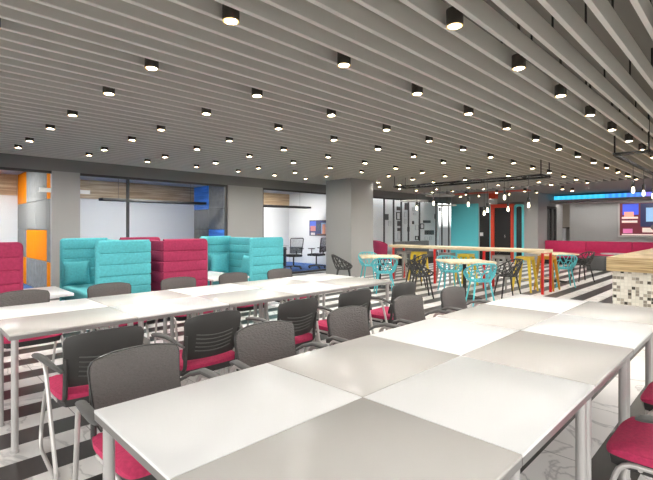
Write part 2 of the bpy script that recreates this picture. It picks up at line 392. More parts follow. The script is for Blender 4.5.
# ================================================================== CEILING BAFFLES AND DOWNLIGHTS
nb = 50
for i in range(nb):
    y = 9.95 - .2 * i - .1 + .1
    y = .15 + .2 * (49 - i)
    b = MB().lohi((-2.6, -.015, 0), (15.03 , .015, .15))
    o = thing('ceiling_baffle', 'long grey ceiling baffle, %s out from the glazed wall' % ordn(i), 'ceiling baffle', (0, y, CZ), 0, 'ceiling baffles')
    b.build('blade', M['baffle'], o, smooth=False)
    MB().lohi((-2.6, -.017, -.006), (15.03, .017, 0)).build('lit_bottom_edge', M['baffle_lit_edge'], o, smooth=False)['label'] = 'bottom edge painted brighter, as if lit'
    if y < 3.6:
        for k in range(9):
            hx = .45 + 1.6 * k + (i % 2) * .12
            if 228 - 859 / max(hx + y, .1) < -60: continue
            MB().cyl((hx, 0, .15), (hx, 0, .36), .008, 6).build('hanger_rod', M['black_metal'], o)
def lamp_proto():
    r = thing('downlight', 'x', 'ceiling light')
    MB().lathe([(.043, .012), (.044, .0), (.056, .0), (.056, .11), (.03, .11)], n=18).build('housing', M['lamp_body'], r)
    halo = MB()
    halo.lathe([(.0405, .0005), (.0405, -.002), (.054, -.002), (.054, .0005)], n=18, ring=True); halo.build('halo_ring', M['lamp_halo'], r)  # ring added to imitate the warm halo around the lens
    MB().lathe([(.041, .008), (.041, .014)], n=18).build('lens', M['lamp'], r)
    MB().cyl((0, 0, .11), (0, 0, .402), .012, 8).build('stem', M['lamp_body'], r)
    return r
rows = [8.85, 8.05, 6.85, 5.85, 4.65, 3.65, 2.45, 1.45, .45]
rown = ['row nearest the glazed wall', 'second row from the glazed wall', 'third row from the glazed wall', 'fourth row from the glazed wall', 'fifth row from the glazed wall',
        'fourth row from the right', 'third row from the right', 'second row from the right', 'rightmost row']
proto = None
for ri, y in enumerate(rows):
    n = 0
    for k in range(-1, 16):
        x = .50 + 1.09 * k - .010 * y
        if x > 17.4 or 14.9 < x < 15.3 or (x > 15 and y < 4): continue
        px = 326.5 + 434 * (x - y) / (x + y) if x + y > .3 else -1e4; py = 228 - 613.8 * 1.36 / max(x + y, .3)
        if not (-40 < px < 690 and py > -45): continue
        if 8.9 < x < 10.2 and 7.9 < y < 9.3: continue
        lab = 'small black ceiling downlight, %s from left in %s' % (ORD[n], rown[ri])
        if proto is None:
            proto = lamp_proto(); proto['label'] = lab; proto['group'] = 'ceiling downlights'; proto.location = (x, y, 2.743)
        elif x < 15: dup(proto, (x, y, 2.743), 0, lab)
        else:
            q = dup(proto, (x, y, CZ - .11), 0, lab)          # surface-mounted on the flat ceiling: no stem
            for ch in list(q.children):
                if ch.name.startswith('stem'): bpy.data.objects.remove(ch)
        n += 1

# unseen ceiling panels added to light the meeting rooms and picture wall
for i, (x, y, lab) in enumerate(((.9, 12.0, 'leftmost room'), (4.8, 11.2, 'wide meeting room'), (9.6, 12.3, 'room with office chairs'), (13.3, 10.28, 'front of the framed pictures'), (15.55, 10.28, 'far end of the picture wall'))):
    r = thing('fill_light_panel', 'added unseen ceiling light panel in ' + lab, 'ceiling light', (x, y, 2.775), 0, 'added room light panels')
    hw, hd = (.62, .32) if i < 3 else (1.1, .12)
    MB().lohi((-hw, -hd, .0), (hw, hd, .025)).build('fill_panel_frame', M['white_gloss'], r); MB().lohi((-hw + .04, -hd + .04, -.006), (hw - .04, hd - .04, .0)).build('fill_diffuser', M['fill_panel' if i < 3 else 'fill_panel_soft'], r)

# ================================================================== DESKS
CL, CW, TZ = .773, .602, .74
def desk(name_label, x, y, white):
    r = thing('desk', name_label, 'desk', (x + CL / 2, y - CW / 2, 0), 0, 'chequered desks')
    MB().lohi((-CL / 2 + .0015, -CW / 2 + .0015, TZ - .012), (CL / 2 - .0015, CW / 2 - .0015, TZ), .0025, 2).build('desk_top', M['white_top' if white else 'grey_top'], r)['label'] = 'white top' if white else 'light grey top'
    MB().lohi((-CL / 2 + .003, -CW / 2 + .003, TZ - .036), (CL / 2 - .003, CW / 2 - .003, TZ - .0125)).build('edge_band', M['edge'], r, smooth=False)
    for sx in (-1, 1):
        for sy in (-1, 1):
            px, py = sx * (CL / 2 - .038), sy * (CW / 2 - .045)
            MB().cyl((px, py, 0.012), (px, py, TZ - .036), .02, 16).lathe([(.024, 0), (.024, .012), (.02, .014)], (px, py, 0), 16).build('leg', M['leg'], r)
    return r
for run, y0, wh, nm in ((0, 1.685, 0, 'near long table'), (1, 4.422, 0, 'second long table')):
    for i in range(5):
        for j in range(2):
            white = (i + j) % 2 == 0
            side = ['glazed-wall side', 'bar side'][j]
            desk('%s desk, %s from the left end, %s of the %s' % ('white-topped' if white else 'grey-topped', ORD[i], side, nm), .507 - .01 * run + CL * i, y0 - CW * j, white)

# ================================================================== TASK CHAIRS (face +Y)
def task_chair():
    r = thing('task_chair', 'x', 'chair', group='grey and pink task chairs')
    # seat
    def st(u, v):
        x = (u - .5) * .47; y = -.21 + v * .45
        e = max(abs(u - .5) * 2, abs(v - .5) * 2)
        z = .468 - .028 * e ** 6 + .012 * (abs(u - .5) * 2) ** 2 - (.02 * max(0, v - .8) / .2)
        k = 1 - .10 * (abs(u - .5) * 2) ** 4 * (abs(v - .5) * 2) ** 4
        return (x * k, .015 + (y - .015) * k, z)
    def sb(u, v):
        a = st(u, v); return (a[0] * .98, a[1], .418)
    MB().sheet(sb, st, 14, 14).build('seat', M['pink'], r)
    def pb(u, v):
        a = st(u, v); return (a[0] * .97, a[1] * .98, .416)
    def pa(u, v):
        a = st(u, v); return (a[0] * .92, a[1] * .96, .372)
    MB().sheet(pa, pb, 6, 6).build('seat_pan', M['dark_pan'], r)
    # back shell and pad
    z0, z1 = .478, .80
    def back(u, v, off):
        a = (u - .5) * 2
        hw = .205 + .02 * v
        if v > .82: hw *= 1 - .09 * ((v - .82) / .18) ** 2.5
        if v < .12: hw *= 1 - .06 * ((.12 - v) / .12) ** 2
        z = z0 + (z1 - z0) * v - (.022 * abs(a) ** 3 if v > .5 else 0) * (v - .5) * 2
        y = -.185 - .075 * v + .035 * a * a + off - .02 * math.sin(PI * v) * 1
        return (a * hw, y, z)
    MB().sheet(lambda u, v: back(u, v, -.012), lambda u, v: back(u, v, .004), 14, 12).build('back_shell', M['shell'], r)
    def inset(u, v, off):
        p = back(.015 + u * .97, .02 + v * .965, off); e = max(abs(u - .5) * 2, abs(v - .5) * 2)
        return (p[0], p[1] - (.014 * e ** 8 if off > .01 else 0), p[2])
    MB().sheet(lambda u, v: inset(u, v, .004), lambda u, v: inset(u, v, .024), 14, 12).build('back_pad', M['pad'], r)
    s = MB()
    for k in range(5):
        v = .16 + k * .09
        s.tube([back(.17 + .66 * t / 8, v + .05 * ((t / 8 - .5) * 2) ** 2, -.0135) for t in range(9)], .0045, 6)
    s.build('lumbar_ribs', M['arm'], r)
    # uprights joining back to seat pan
    for sx in (-1, 1):
        MB().tube(fillet([(sx * .2, -.06, .40), (sx * .205, -.2, .41), (sx * .203, -.205, .52), (sx * .206, -.222, .66)], .05), .0135, 8).build('back_upright', M['shell'], r)
        # arm pad
        MB().tube([(sx * .222, -.225, .585), (sx * .262, -.18, .622), (sx * .287, -.10, .648), (sx * .293, .0, .644), (sx * .291, .085, .632), (sx * .289, .105, .622)], .02, 10, radii=[.013, .018, .024, .026, .024, .010], squash=.62).build('armrest', M['arm'], r)
        # sled frame
        fr = MB().tube(fillet([(sx * .288, .02, .628), (sx * .287, -.135, .628), (sx * .262, -.29, .014), (sx * .245, .20, .014), (sx * .235, .255, .10), (sx * .225, .17, .402), (sx * .22, -.10, .402)], .06), .0115, 10).build('sled_frame', M['chair_frame'], r)
    MB().cyl((-.225, .10, .39), (.225, .10, .39), .010, 8).cyl((-.222, -.08, .39), (.222, -.08, .39), .010, 8).build('cross_bar', M['chair_frame'], r)
    return r
chair = None
def put_chair(x, y, rz, lab):
    global chair
    if chair is None:
        chair = task_chair(); chair.location = (x, y, 0); chair.rotation_euler = (0, 0, rz); chair['label'] = lab; return chair
    return dup(chair, (x, y, 0), rz, lab)
cx = [.507 + CL * (i + .5) for i in range(5)]
J = [.02, -.03, .02, .0, -.02]
for i in range(5):
    put_chair(cx[i] - .04, 2.2 - .26, PI + J[i] * 1.2, 'grey chair facing camera, %s from left on far side of near table' % ORD[i])
for i in range(5):
    put_chair(cx[i] + [.0, -.06, -.04, -.08, -.06][i], 2.70 + .26, J[4 - i], 'pink-seated chair with dark slotted back turned to camera, %s from left' % ORD[i])
for i in range(5):
    put_chair(cx[i] - .02, 4.96 - .26, PI + J[(i + 2) % 5], 'grey chair behind second long table, back facing camera, %s from left' % ORD[i])
for i, n in ((2, 'nearer of two pink seats in bottom right corner under table edge'), (3, 'farther pink-seated chair cut off by right edge of the photo')):
    put_chair(cx[i] - .035, -.01 + .26, 0.0, n)

# ================================================================== HIGH-BACK SOFAS
def quilted(mb, a, b, axis, face_sign, bands=7):
    """upholstered panel from corner a to b, split into puffed horizontal channels"""
    z0, z1 = a[2], b[2]; h = (z1 - z0) / bands
    for k in range(bands):
        lo = (a[0], a[1], z0 + k * h + .002); hi = (b[0], b[1], z0 + (k + 1) * h - .002)
        mb.lohi(lo, hi, .012, 3)
    e = .02
    mb.lohi((a[0] + e, a[1] + e, z0 + .02), (b[0] - e, b[1] - e, z1 - .02))
def booth(label, x, y, rz, m):
    """faces +X locally; back at x=0, front at x=.7; width 1.78 along y"""
    r = thing('high_back_sofa', label, 'sofa', (x, y, 0), rz, 'high-backed booth sofas')
    Wd, D, H, T = 1.78, .70, 1.20, .07
    b = MB(); quilted(b, (0, -Wd / 2 + T, .12), (T, Wd / 2 - T, H), 0, 1); b.build('back_panel', M[m], r)
    for s in (-1, 1):
        y0 = s * Wd / 2; y1 = y0 - s * T
        b = MB(); quilted(b, (0, min(y0, y1), .12), (D, max(y0, y1), H), 1, 1)
        b.tube(fillet([(D - .004, (y0 + y1) / 2, .13), (D - .004, (y0 + y1) / 2, H - .01), (.02, (y0 + y1) / 2, H - .008)], .03), .036, 10)
        b.build('side_panel', M[m], r)
    MB().lohi((T + .002, -Wd / 2 + T + .002, .30), (D + .02, Wd / 2 - T - .002, .47), .05, 4).build('seat', M[m], r)
    MB().lohi((T + .01, -Wd / 2 + T + .01, .14), (D - .03, Wd / 2 - T - .01, .30), .01, 2).build('seat_base', M[m], r)
    for sx in (.06, D - .08):
        for sy in (-1, 1):
            MB().cyl((sx, sy * (Wd / 2 - .05), 0), (sx, sy * (Wd / 2 - .05), .13), .016, 10).build('leg', M['chrome'], r)
    return r
YC = (7.95 + 6.17) / 2
booth('burgundy high-backed sofa cut off by left edge of the photo', .37, YC, 0, 'burg')
booth('turquoise high-backed sofa left of the burgundy one, beside the left pier', 2.62, YC, PI, 'teal')
booth('burgundy high-backed sofa back to back between two turquoise sofas', 2.80, YC, 0, 'burg')
booth('turquoise high-backed sofa nearest the glass room with office chairs', 5.06, YC, PI, 'teal')
def cushion(label, loc, rot, m):
    mb = MB()
    def f(sg):
        def g(u, v):
            a, b = (u - .5) * 2, (v - .5) * 2
            pinch = 1 - .07 * (1 - a * a) * abs(b) ** 3 if True else 1
            t = (1 - a ** 4) ** .6 * (1 - b ** 4) ** .6 if abs(a) < 1 and abs(b) < 1 else 0
            return (a * .19 * (1 - .07 * (1 - b * b)), sg * (.004 + .055 * t), b * .19 * (1 - .07 * (1 - a * a)))
        return g
    mb.sheet(f(-1), f(1), 14, 14)
    o = mb.build('cushion', M[m]); o.location = loc; o.rotation_euler = rot
    return tag(o, label, 'cushion', 'booth cushions')
cushion('turquoise cushion leaning in the left turquoise sofa', (2.10, 7.785, .67), (-.17, 0, -.1), 'teal')
cushion('turquoise cushion leaning on the far side panel of right turquoise sofa', (4.70, 7.785, .67), (-.17, 0, -.06), 'teal')
cushion('turquoise cushion leaning on the back panel of right turquoise sofa', (4.885, 7.05, .67), (-.17, 0, -PI / 2), 'teal')
def booth_table(label, x0, x1, y0, y1, z=.58):
    r = thing('booth_table', label, 'table', ((x0 + x1) / 2, (y0 + y1) / 2, 0), 0, 'white booth tables')
    w, l = (x1 - x0) / 2, (y1 - y0) / 2
    MB().lohi((-w, -l, z - .035), (w, l, z), .004, 2).build('table_top', M['white_gloss'], r)
    MB().lohi((-w + .08, -.3, .0), (w - .08, .3, .02), .004, 1).build('base_plate', M['chrome'], r)
    MB().cyl((0, 0, .02), (0, 0, z - .035), .03, 14).build('post', M['chrome'], r)
booth_table('low white table beside the left burgundy sofa', 1.11, 1.60, 6.05, 6.95)
booth_table('low white table between burgundy sofa and right turquoise sofa', 3.58, 4.26, 6.1, 7.4)

# ================================================================== MEETING ROOMS
def linear_lamp(label, x0, x1, y, z):
    r = thing('linear_pendant', label, 'ceiling light', ((x0 + x1) / 2, y, z), 0, 'linear pendants in the meeting rooms'); h = (x1 - x0) / 2
    MB().lohi((-h, -.16, 0), (h, .16, .07), .01, 2).build('lamp_body', M['black_metal'], r)
    for s in (-1, 1): MB().cyl((s * h * .7, 0, .07), (s * h * .7, 0, 2.8 - z), .004, 6).build('cable', M['frame'], r)
linear_lamp('long black bar lamp hanging in the wide meeting room', 3.75, 6.66, 11.9, 2.09)
linear_lamp('black bar lamp hanging in the room with office chairs', 8.1, 10.95, 11.9, 2.11)
for x0, x1, lab in ((2.04, 2.24, 'painted white lamp reflection on glass left of the left pier'), (2.76, 2.95, 'painted white lamp reflection on glass right of the left pier')):
    tag(MB().lohi((x0, YW + .035, 2.10), (x1, YW + .05, 2.185)).build('painted_reflection', M['white_patch'], smooth=False), lab, 'white_patch')  # white patches on the glass imitating the reflection of a lamp
def office_chair(label, x, y, rz):
    r = thing('office_chair', label, 'chair', (x, y, 0), rz, 'mesh office chairs')
    b = MB()
    for k in range(5):
        a = 2 * PI * k / 5 + .3; b.tube([(0, 0, .10), (.30 * math.cos(a), .30 * math.sin(a), .07)], .02, 8, radii=[.026, .016])
    b.build('star_base', M['black_plastic'], r)
    for k in range(5):
        a = 2 * PI * k / 5 + .3; MB().cyl((.30 * math.cos(a) - .02, .30 * math.sin(a), .03), (.30 * math.cos(a) + .02, .30 * math.sin(a), .03), .03, 12).build('castor', M['black_plastic'], r)
    MB().cyl((0, 0, .09), (0, 0, .42), .025, 12).build('gas_lift', M['black_metal'], r)
    MB().lohi((-.24, -.24, .42), (.24, .24, .50), .035, 3).build('seat', M['mesh_black'], r)
    P = lambda x, z: (x, -.24 - .10 * (z - .5) / .55, z)
    MB().tube(fillet([P(-.20, .56), P(-.23, 1.05), P(.23, 1.05), P(.20, .56), P(-.19, .56)], .05), .016, 8).build('back_frame', M['black_plastic'], r)
    m = MB()
    for k in range(15):
        x = -.2 + .4 * k / 14; m.tube([P(x, .57), P(x * 1.08, 1.04)], .0045, 4)
    for k in range(6): m.tube([P(-.21, .6 + .03 * k), P(.21, .6 + .03 * k)], .011, 4)
    m.build('back_mesh', M['mesh_black'], r)
    MB().tube(fillet([(0, -.1, .43), (0, -.28, .45), (0, -.275, .62)], .05), .022, 8).build('back_bracket', M['black_plastic'], r)
    for s in (-1, 1):
        MB().tube(fillet([(s * .2, 0, .43), (s * .3, 0, .45), (s * .3, 0, .67)], .04), .016, 8).build('arm_post', M['black_plastic'], r)
        MB().lohi((s * .3 - .035, -.12, .67), (s * .3 + .035, .14, .70), .012, 2).build('armrest', M['black_plastic'], r)
office_chair('black mesh office chair nearest the turquoise sofa, in the glass room', 9.62, 11.2, -.35)
office_chair('black mesh office chair nearer the grey column, in the glass room', 10.45, 10.95, .25)
r = thing('conference_table', 'white conference table behind the mesh office chairs', 'table', (9.3, 12.6, 0))
MB().lohi((-1.1, -.5, .70), (1.1, .5, .74), .006, 2).build('table_top', M['white_gloss'], r)
for s in (-1, 1): MB().lohi((s * .85 - .03, -.35, 0), (s * .85 + .03, .35, .70), .005, 1).build('leg', M['frame'], r)
# poster of a city on the partition wall (facing -x)
def picture_blocks(root, blocks, fx, h0):
    for i, (y0, y1, z0, z1, m, nm) in enumerate(blocks):
        MB().lohi((-fx - .002 * (i + 1), y0, z0), (-fx + .004, y1, z1)).build(nm, m, root, smooth=False)
PM = {k: flat('print_' + k, c) for k, c in dict(navy=(52, 58, 104), blue=(84, 108, 206), sky=(150, 178, 214), rose=(196, 128, 122), coral=(226, 150, 120), peach=(228, 186, 150), maroon=(92, 40, 48), brown=(104, 70, 62), white=(222, 214, 214), slate=(62, 76, 92)).items()}
r = thing('wall_poster', 'blue and orange poster on white wall behind the office chairs', 'poster', (11.595, 11.9, 1.39))
MB().lohi((-.025, -.62, -.30), (0, .62, .30)).build('poster_frame', M['frame'], r, smooth=False)
picture_blocks(r, [(-.60, .60, -.28, .28, PM['navy'], 'print_ground'), (.24, .58, .02, .26, PM['blue'], 'print_block'), (.26, .55, -.12, .08, PM['rose'], 'print_block'), (-.05, .2, -.1, .16, PM['slate'], 'print_block'),
                   (-.32, -.06, -.22, .2, PM['sky'], 'print_block'), (-.28, -.12, -.24, .14, PM['coral'], 'print_block'), (-.5, -.3, -.2, .05, PM['peach'], 'print_block'), (.3, .52, -.27, -.18, PM['white'], 'print_block'), (-.55, .2, -.27, -.22, PM['brown'], 'print_block')], .026, 0)

# ================================================================== PICTURE WALL behind the far glazing
struct('wall_pictures', MB().lohi((12.6, 10.55, 0), (17.9, 10.6, 2.53)), M['white_wall'])
def onwall(px, py, y=10.55):
    t = (px - 326.5) / 434; x = y * (1 + t) / (1 - t); return x, 1.39 + (228 - py) * (x + y) / 613.77
pics = [(384, 214, 388, 220, 0), (388, 221, 390.5, 226, 1), (396.5, 206.5, 399.5, 210.5, 0), (396, 212, 400, 220, 2), (397.2, 221, 400.4, 226, 0), (397.2, 228, 400.6, 231, 0), (397.2, 232.5, 400.4, 239.5, 1), (404.5, 203, 407.8, 210, 0),
        (404, 212, 406, 217, 1), (407.2, 227, 409, 231.5, 0), (404.5, 219, 406, 224, 1), (412, 221, 413.6, 224.2, 0), (415.5, 203, 419.5, 206, 2), (413, 213, 415.5, 215, 1), (415, 225, 418, 230, 1), (415, 236, 418, 240, 2), (419.9, 223.5, 423.6, 229, 2), (423, 220.3, 430, 223, 0),
        (424.5, 230.3, 426.8, 234.6, 0), (427.4, 230.3, 429.8, 234.6, 0), (430.4, 230.3, 433.4, 234.6, 0), (424.5, 236.5, 427, 240, 1), (429, 236.5, 431.5, 240, 1), (412, 207, 414, 211, 1), (434.3, 214, 436, 219, 0)]
kinds = ['small solid dark picture', 'thin pale-framed picture', 'empty thick black picture frame']
M['pic_grey'] = mat('pale_print', (196, 196, 198), .5)
order = sorted(range(len(pics)), key=lambda i: pics[i][0]); cnt = [0, 0, 0]
for i in order:
    a, b, c, d_, k = pics[i]
    x0, z1 = onwall(a, b); x1, z0 = onwall(c, d_)
    r = thing('picture_frame', '%s behind the glass wall, %s such one from left' % (kinds[k], ORD[cnt[k]]), 'picture', ((x0 + x1) / 2, 10.548, (z0 + z1) / 2), 0, 'pictures on the glazed white wall'); cnt[k] += 1
    w, h = (x1 - x0) / 2, (z1 - z0) / 2; t = .035 if k == 2 else .018
    f = MB().lohi((-w, -.03, h - t), (w, 0, h)).lohi((-w, -.03, -h), (w, 0, -h + t)).lohi((-w, -.03, -h), (-w + t, 0, h)).lohi((w - t, -.03, -h), (w, 0, h))
    f.build('frame', M['pic_grey'] if k == 1 else M['black_plastic'], r, smooth=False)
    MB().lohi((-w + t, -.012, -h + t), (w - t, -.002, h - t)).build('print', M['dark_grey_fabric'] if k == 0 else M['white_wall'], r, smooth=False)
# dark low bench along that wall
r = thing('wall_bench', 'dark grey low bench along the glass in front of pictures', 'bench', (14.35, 9.45, 0))
MB().lohi((-1.15, .12, .1), (1.15, .26, .88), .02, 2).build('backrest', M['dark_grey_fabric'], r); MB().lohi((-1.15, -.3, .25), (1.15, .12, .45), .03, 2).build('seat', M['dark_grey_fabric'], r)
MB().lohi((-1.1, -.22, 0), (1.1, .1, .25)).build('plinth', M['black_metal'], r)
def lounge(label, x, y, rz, m):
    r = thing('lounge_chair', label, 'armchair', (x, y, 0), rz)
    def sh(off):
        def f(u, v):
            a = (u - .5) * 2; z = .42 + .56 * v * (1 - .25 * abs(a) ** 3)
            R = .33 + .05 * v + off
            return (R * math.sin(a * 1.75), -R * math.cos(a * 1.75) * .9, z)
        return f
    MB().sheet(sh(0), sh(.05), 18, 8).build('back_shell', M[m], r)
    MB().lathe([(.02, .36), (.33, .36), (.35, .40), (.33, .46), (.02, .47)], n=24).build('seat', M[m], r)
    for sx in (-1, 1):
        for sy in (-1, 1): MB().cyl((sx * .26, sy * .24, 0), (sx * .16, sy * .16, .37), .012, 8).build('leg', M['chrome'], r)
lounge('burgundy rounded lounge chair beside the grey column', 11.45, 8.75, -PI * .82, 'burg')

# ================================================================== FAR END WALL (x = 18)
tag(MB().lohi((XE - .02, 8.66, 0), (XE + .15, YW, 2.46)).build('teal_wall_panel', M['teal_paint'], smooth=False), 'tall flat turquoise wall panel left of the red door', 'wall panel')
r = thing('black_niche_panel', 'black wall strip between turquoise panel and red door', 'wall panel', (XE, 8.38, 0))
MB().lohi((-.02, -.22, 0), (0, .22, 2.3)).build('panel', M['dark_glass'], r, smooth=False)
MB().lohi((-.04, .06, 1.05), (-.02, .2, 1.2)).build('switch_plate', M['white_patch'], r, smooth=False)
tag(MB().lohi((XE - .025, 8.105, 0), (XE, 8.155, 2.36)).build('teal_trim_strip', M['teal_paint'], smooth=False), 'narrow turquoise strip left of the red door frame', 'trim')
r = struct('door_2', MB().lohi((XE - .05, 7.96, 0), (XE + .1, 8.1, 2.39)).lohi((XE - .05, 7.14, 0), (XE + .1, 7.26, 2.39)).lohi((XE - .05, 7.26, 2.24), (XE + .1, 7.96, 2.39)), M['door_red'])
MB().lohi((XE + .02, 7.26, 0), (XE + .06, 7.96, 2.24)).build('door_leaf', M['dark_glass'], r, smooth=False)
MB().lohi((XE - .015, 7.5, .98), (XE + .02, 7.53, 1.12), .008, 1).build('door_handle', M['chrome'], r); MB().lohi((XE + .01, 7.7, .34), (XE + .02, 7.95, .36)).build('kick_rail', M['chrome'], r)
# teal round-cornered frame
def rrect(hw, z0, z1, rad, n=6):
    pts = [(-hw, z0)]
    for k in range(n + 1):
        a = PI - k / n * PI / 2; pts.append((-hw + rad + rad * math.cos(a), z1 - rad + rad * math.sin(a)))
    for k in range(n + 1):
        a = PI / 2 - k / n * PI / 2; pts.append((hw - rad + rad * math.cos(a), z1 - rad + rad * math.sin(a)))
    pts.append((hw, z0)); return pts
r = thing('narrow_door', 'narrow dark door in a round-cornered turquoise frame right of the red door', 'door', (XE, 6.93, 0))
o_, i_ = rrect(.19, 0, 2.36, .12), rrect(.12, 0, 2.27, .08)
f = MB(); n_ = len(o_)
va = [[f.bm.verts.new((x, p[0], p[1])) for p in L_] for x, L_ in ((-.05, o_), (-.05, i_), (.08, i_), (.08, o_))]
for a in range(4):
    A, B = va[a], va[(a + 1) % 4]
    for k in range(n_ - 1): f.bm.faces.new((A[k], A[k + 1], B[k + 1], B[k]))
f.build('door_frame', M['teal_paint'], r, smooth=False)
d2 = MB(); ve = [d2.bm.verts.new((.02, p[0], p[1])) for p in i_]; vf = [d2.bm.verts.new((.05, p[0], p[1])) for p in i_]
d2.bm.faces.new(ve); d2.bm.faces.new(vf[::-1])
for k in range(len(ve)): d2.bm.faces.new((ve[k], vf[k], vf[(k + 1) % len(ve)], ve[(k + 1) % len(ve)]))
d2.build('door_leaf', M['dark_glass'], r, smooth=False)
# red strip and duct on the flat ceiling
tag(MB().lohi((16.2, 6.0, CZ - .03), (16.7, 9.3, CZ)).build('ceiling_strip', M['door_red'], smooth=False), 'red strip fixed across the ceiling before the red door', 'ceiling strip')
r = thing('ceiling_box', 'small grey and red box hanging from ceiling above the red door', 'duct', (17.2, 7.65, 2.35))
MB().lohi((-.12, -.14, .22), (.12, .14, .44)).build('upper_box', M['door_red'], r, smooth=False); MB().lohi((-.1, -.12, 0), (.1, .12, .22)).build('lower_box', M['wall'], r, smooth=False)
# white cabinet in the alcove
r = thing('alcove_cabinet', 'tall white cabinet standing in the alcove by the dark glass door', 'cabinet', (22.5, 6.72, 0))
MB().lohi((-.3, -.32, .06), (.3, .32, 1.38), .01, 1).build('body', M['white_gloss'], r); MB().lohi((-.28, -.3, 0), (.28, .3, .06)).build('plinth', M['black_metal'], r)
MB().lohi((-.32, -.34, 1.38), (.32, .34, 1.42)).build('worktop', M['black_metal'], r); MB().lohi((-.315, -.3, .08), (-.3, .0, 1.36)).build('door', M['white_gloss'], r)
# LED strip in the cove
r = thing('led_strip', 'glowing cyan to violet light strip in the ceiling cove', 'light strip', (19.7, 0, 2.5))
for a, b, m in ((4.3, 6.15, 'led_cyan'), (3.6, 4.3, 'led_azure'), (3.0, 3.6, 'led_blue'), (-3, 3.0, 'led_violet')):
    MB().lohi((0, a, .05), (.04, b, .22)).build('led_segment', M[m], r, smooth=False)
MB().lohi((.04, -3, .0), (.07, 6.15, .24)).build('backing_rail', M['frame'], r, smooth=False)

r = thing('fill_wall_washer', 'added slim fill light under the cove edge above the news screen', 'light strip', (20.3, 1.5, 2.425))  # strip added to brighten the screen wall; its lip keeps it hidden
MB().lohi((-.04, -4.6, 0), (.04, 4.6, .014)).lohi((-.06, -4.6, -.02), (-.045, 4.6, .014)).build('housing', M['white_gloss'], r, smooth=False); MB().lohi((-.03, -4.55, -.003), (.03, 4.55, .0)).build('fill_diffuser', M['fill_washer'], r, smooth=False)  # housing and diffuser of the added fill strip

# ================================================================== SCREEN, BANQUETTE, POUF, COFFEE TABLE
r = thing('wall_screen', 'large framed news screen on grey wall at right edge', 'screen', (20.99, 3.0, 1.74))
r.name = 'television'
MB().lohi((-.05, -1.12, -.72), (0, 1.12, .72), .01, 1).build('screen_frame', M['disc'], r)
EM = {k: flat('screen_' + k, c, .7) for k, c in dict(maroon=(96, 34, 44), blue=(62, 84, 200), navy=(38, 42, 74), sky=(128, 162, 196), skin=(206, 158, 134), hair=(178, 150, 112), white=(214, 196, 186), rose=(196, 108, 152), peach=(222, 150, 128), suit=(84, 78, 78)).items()}
picture_blocks(r, [(-1.05, 1.05, -.65, .65, EM['maroon'], 'screen_ground'), (.42, .96, .18, .62, EM['blue'], 'picture_inset'), (.58, .9, .1, .3, EM['peach'], 'picture_inset'), (.44, .98, .02, .1, EM['white'], 'caption_bar'), (.46, .98, -.14, -.05, EM['white'], 'caption_bar'),
                   (-1.0, .36, -.3, .62, EM['navy'], 'studio_backdrop'), (-.05, .18, -.1, .45, EM['sky'], 'studio_light'), (-1.0, -.7, -.1, .5, EM['sky'], 'studio_light'), (-.95, .3, -.52, -.34, EM['white'], 'caption_bar'), (.62, .94, -.56, -.38, EM['rose'], 'caption_bar'), (-.98, .98, -.64, -.59, EM['white'], 'ticker_line')], .052, 0)
def oval(cy, cz, ry, rz_, x0, x1, m, nm, n=20):
    b = MB(); A = [b.bm.verts.new((x0, cy + ry * math.cos(2 * PI * k / n), cz + rz_ * math.sin(2 * PI * k / n))) for k in range(n)]; B = [b.bm.verts.new((x1, v.co.y, v.co.z)) for v in A]
    b.bm.faces.new(A); b.bm.faces.new(B[::-1])
    for k in range(n): b.bm.faces.new((A[k], B[k], B[(k + 1) % n], A[(k + 1) % n]))
    b.build(nm, m, r, smooth=False)
oval(-.42, .12, .24, .36, -.080, -.06, EM['hair'], 'presenter_hair'); oval(-.42, -.32, .46, .2, -.082, -.06, EM['suit'], 'presenter_shoulders'); oval(-.42, .1, .16, .25, -.085, -.06, EM['skin'], 'presenter_face')

r = thing('banquette', 'long cerise pink banquette along the far wall', 'sofa', (XE + .3, 0, 0))
for i in range(6):
    a = -2.6 + i * 1.46
    MB().lohi((.32, a + .004, .42), (.5, a + 1.456, .89), .03, 3).build('back_cushion', M['hotpink'], r); MB().lohi((-.28, a + .004, .26), (.32, a + 1.456, .45), .03, 3).build('seat_cushion', M['hotpink'], r)
MB().lohi((-.22, -2.6, 0), (.46, 6.15, .26)).build('plinth', M['black_metal'], r)
tag(MB().lohi((16.22, 3.53, 0.0), (16.78, 4.08, .46), .04, 3).build('pouf', M['dark_grey_fabric']), 'dark grey square pouf in front of the pink banquette', 'pouf')
r = thing('coffee_table', 'round white coffee table between pouf and pink banquette', 'table', (17.3, 3.48, 0))
MB().lathe([(.05, .50), (.42, .50), (.43, .515), (.42, .53), (.05, .53)], n=32).build('table_top', M['white_gloss'], r); MB().cyl((0, 0, .02), (0, 0, .5), .03, 14).build('post', M['chrome'], r); MB().lathe([(.02, 0), (.24, 0), (.22, .02), (.02, .025)], n=28).build('base', M['chrome'], r)

# ================================================================== BAR COUNTER
r = thing('bar_counter', 'mosaic-tiled bar counter with thick pale wood top at right edge', 'counter', (7.68, 1.66, 0))
MB().lohi((0, -1.9, .74), (6.6, 0, .95), .006, 2).build('counter_top', M['counter_wood'], r)
MB().lohi((.10, -1.8, 0), (6.5, -.06, .74)).build('counter_body', M['mosaic'], r, smooth=False)

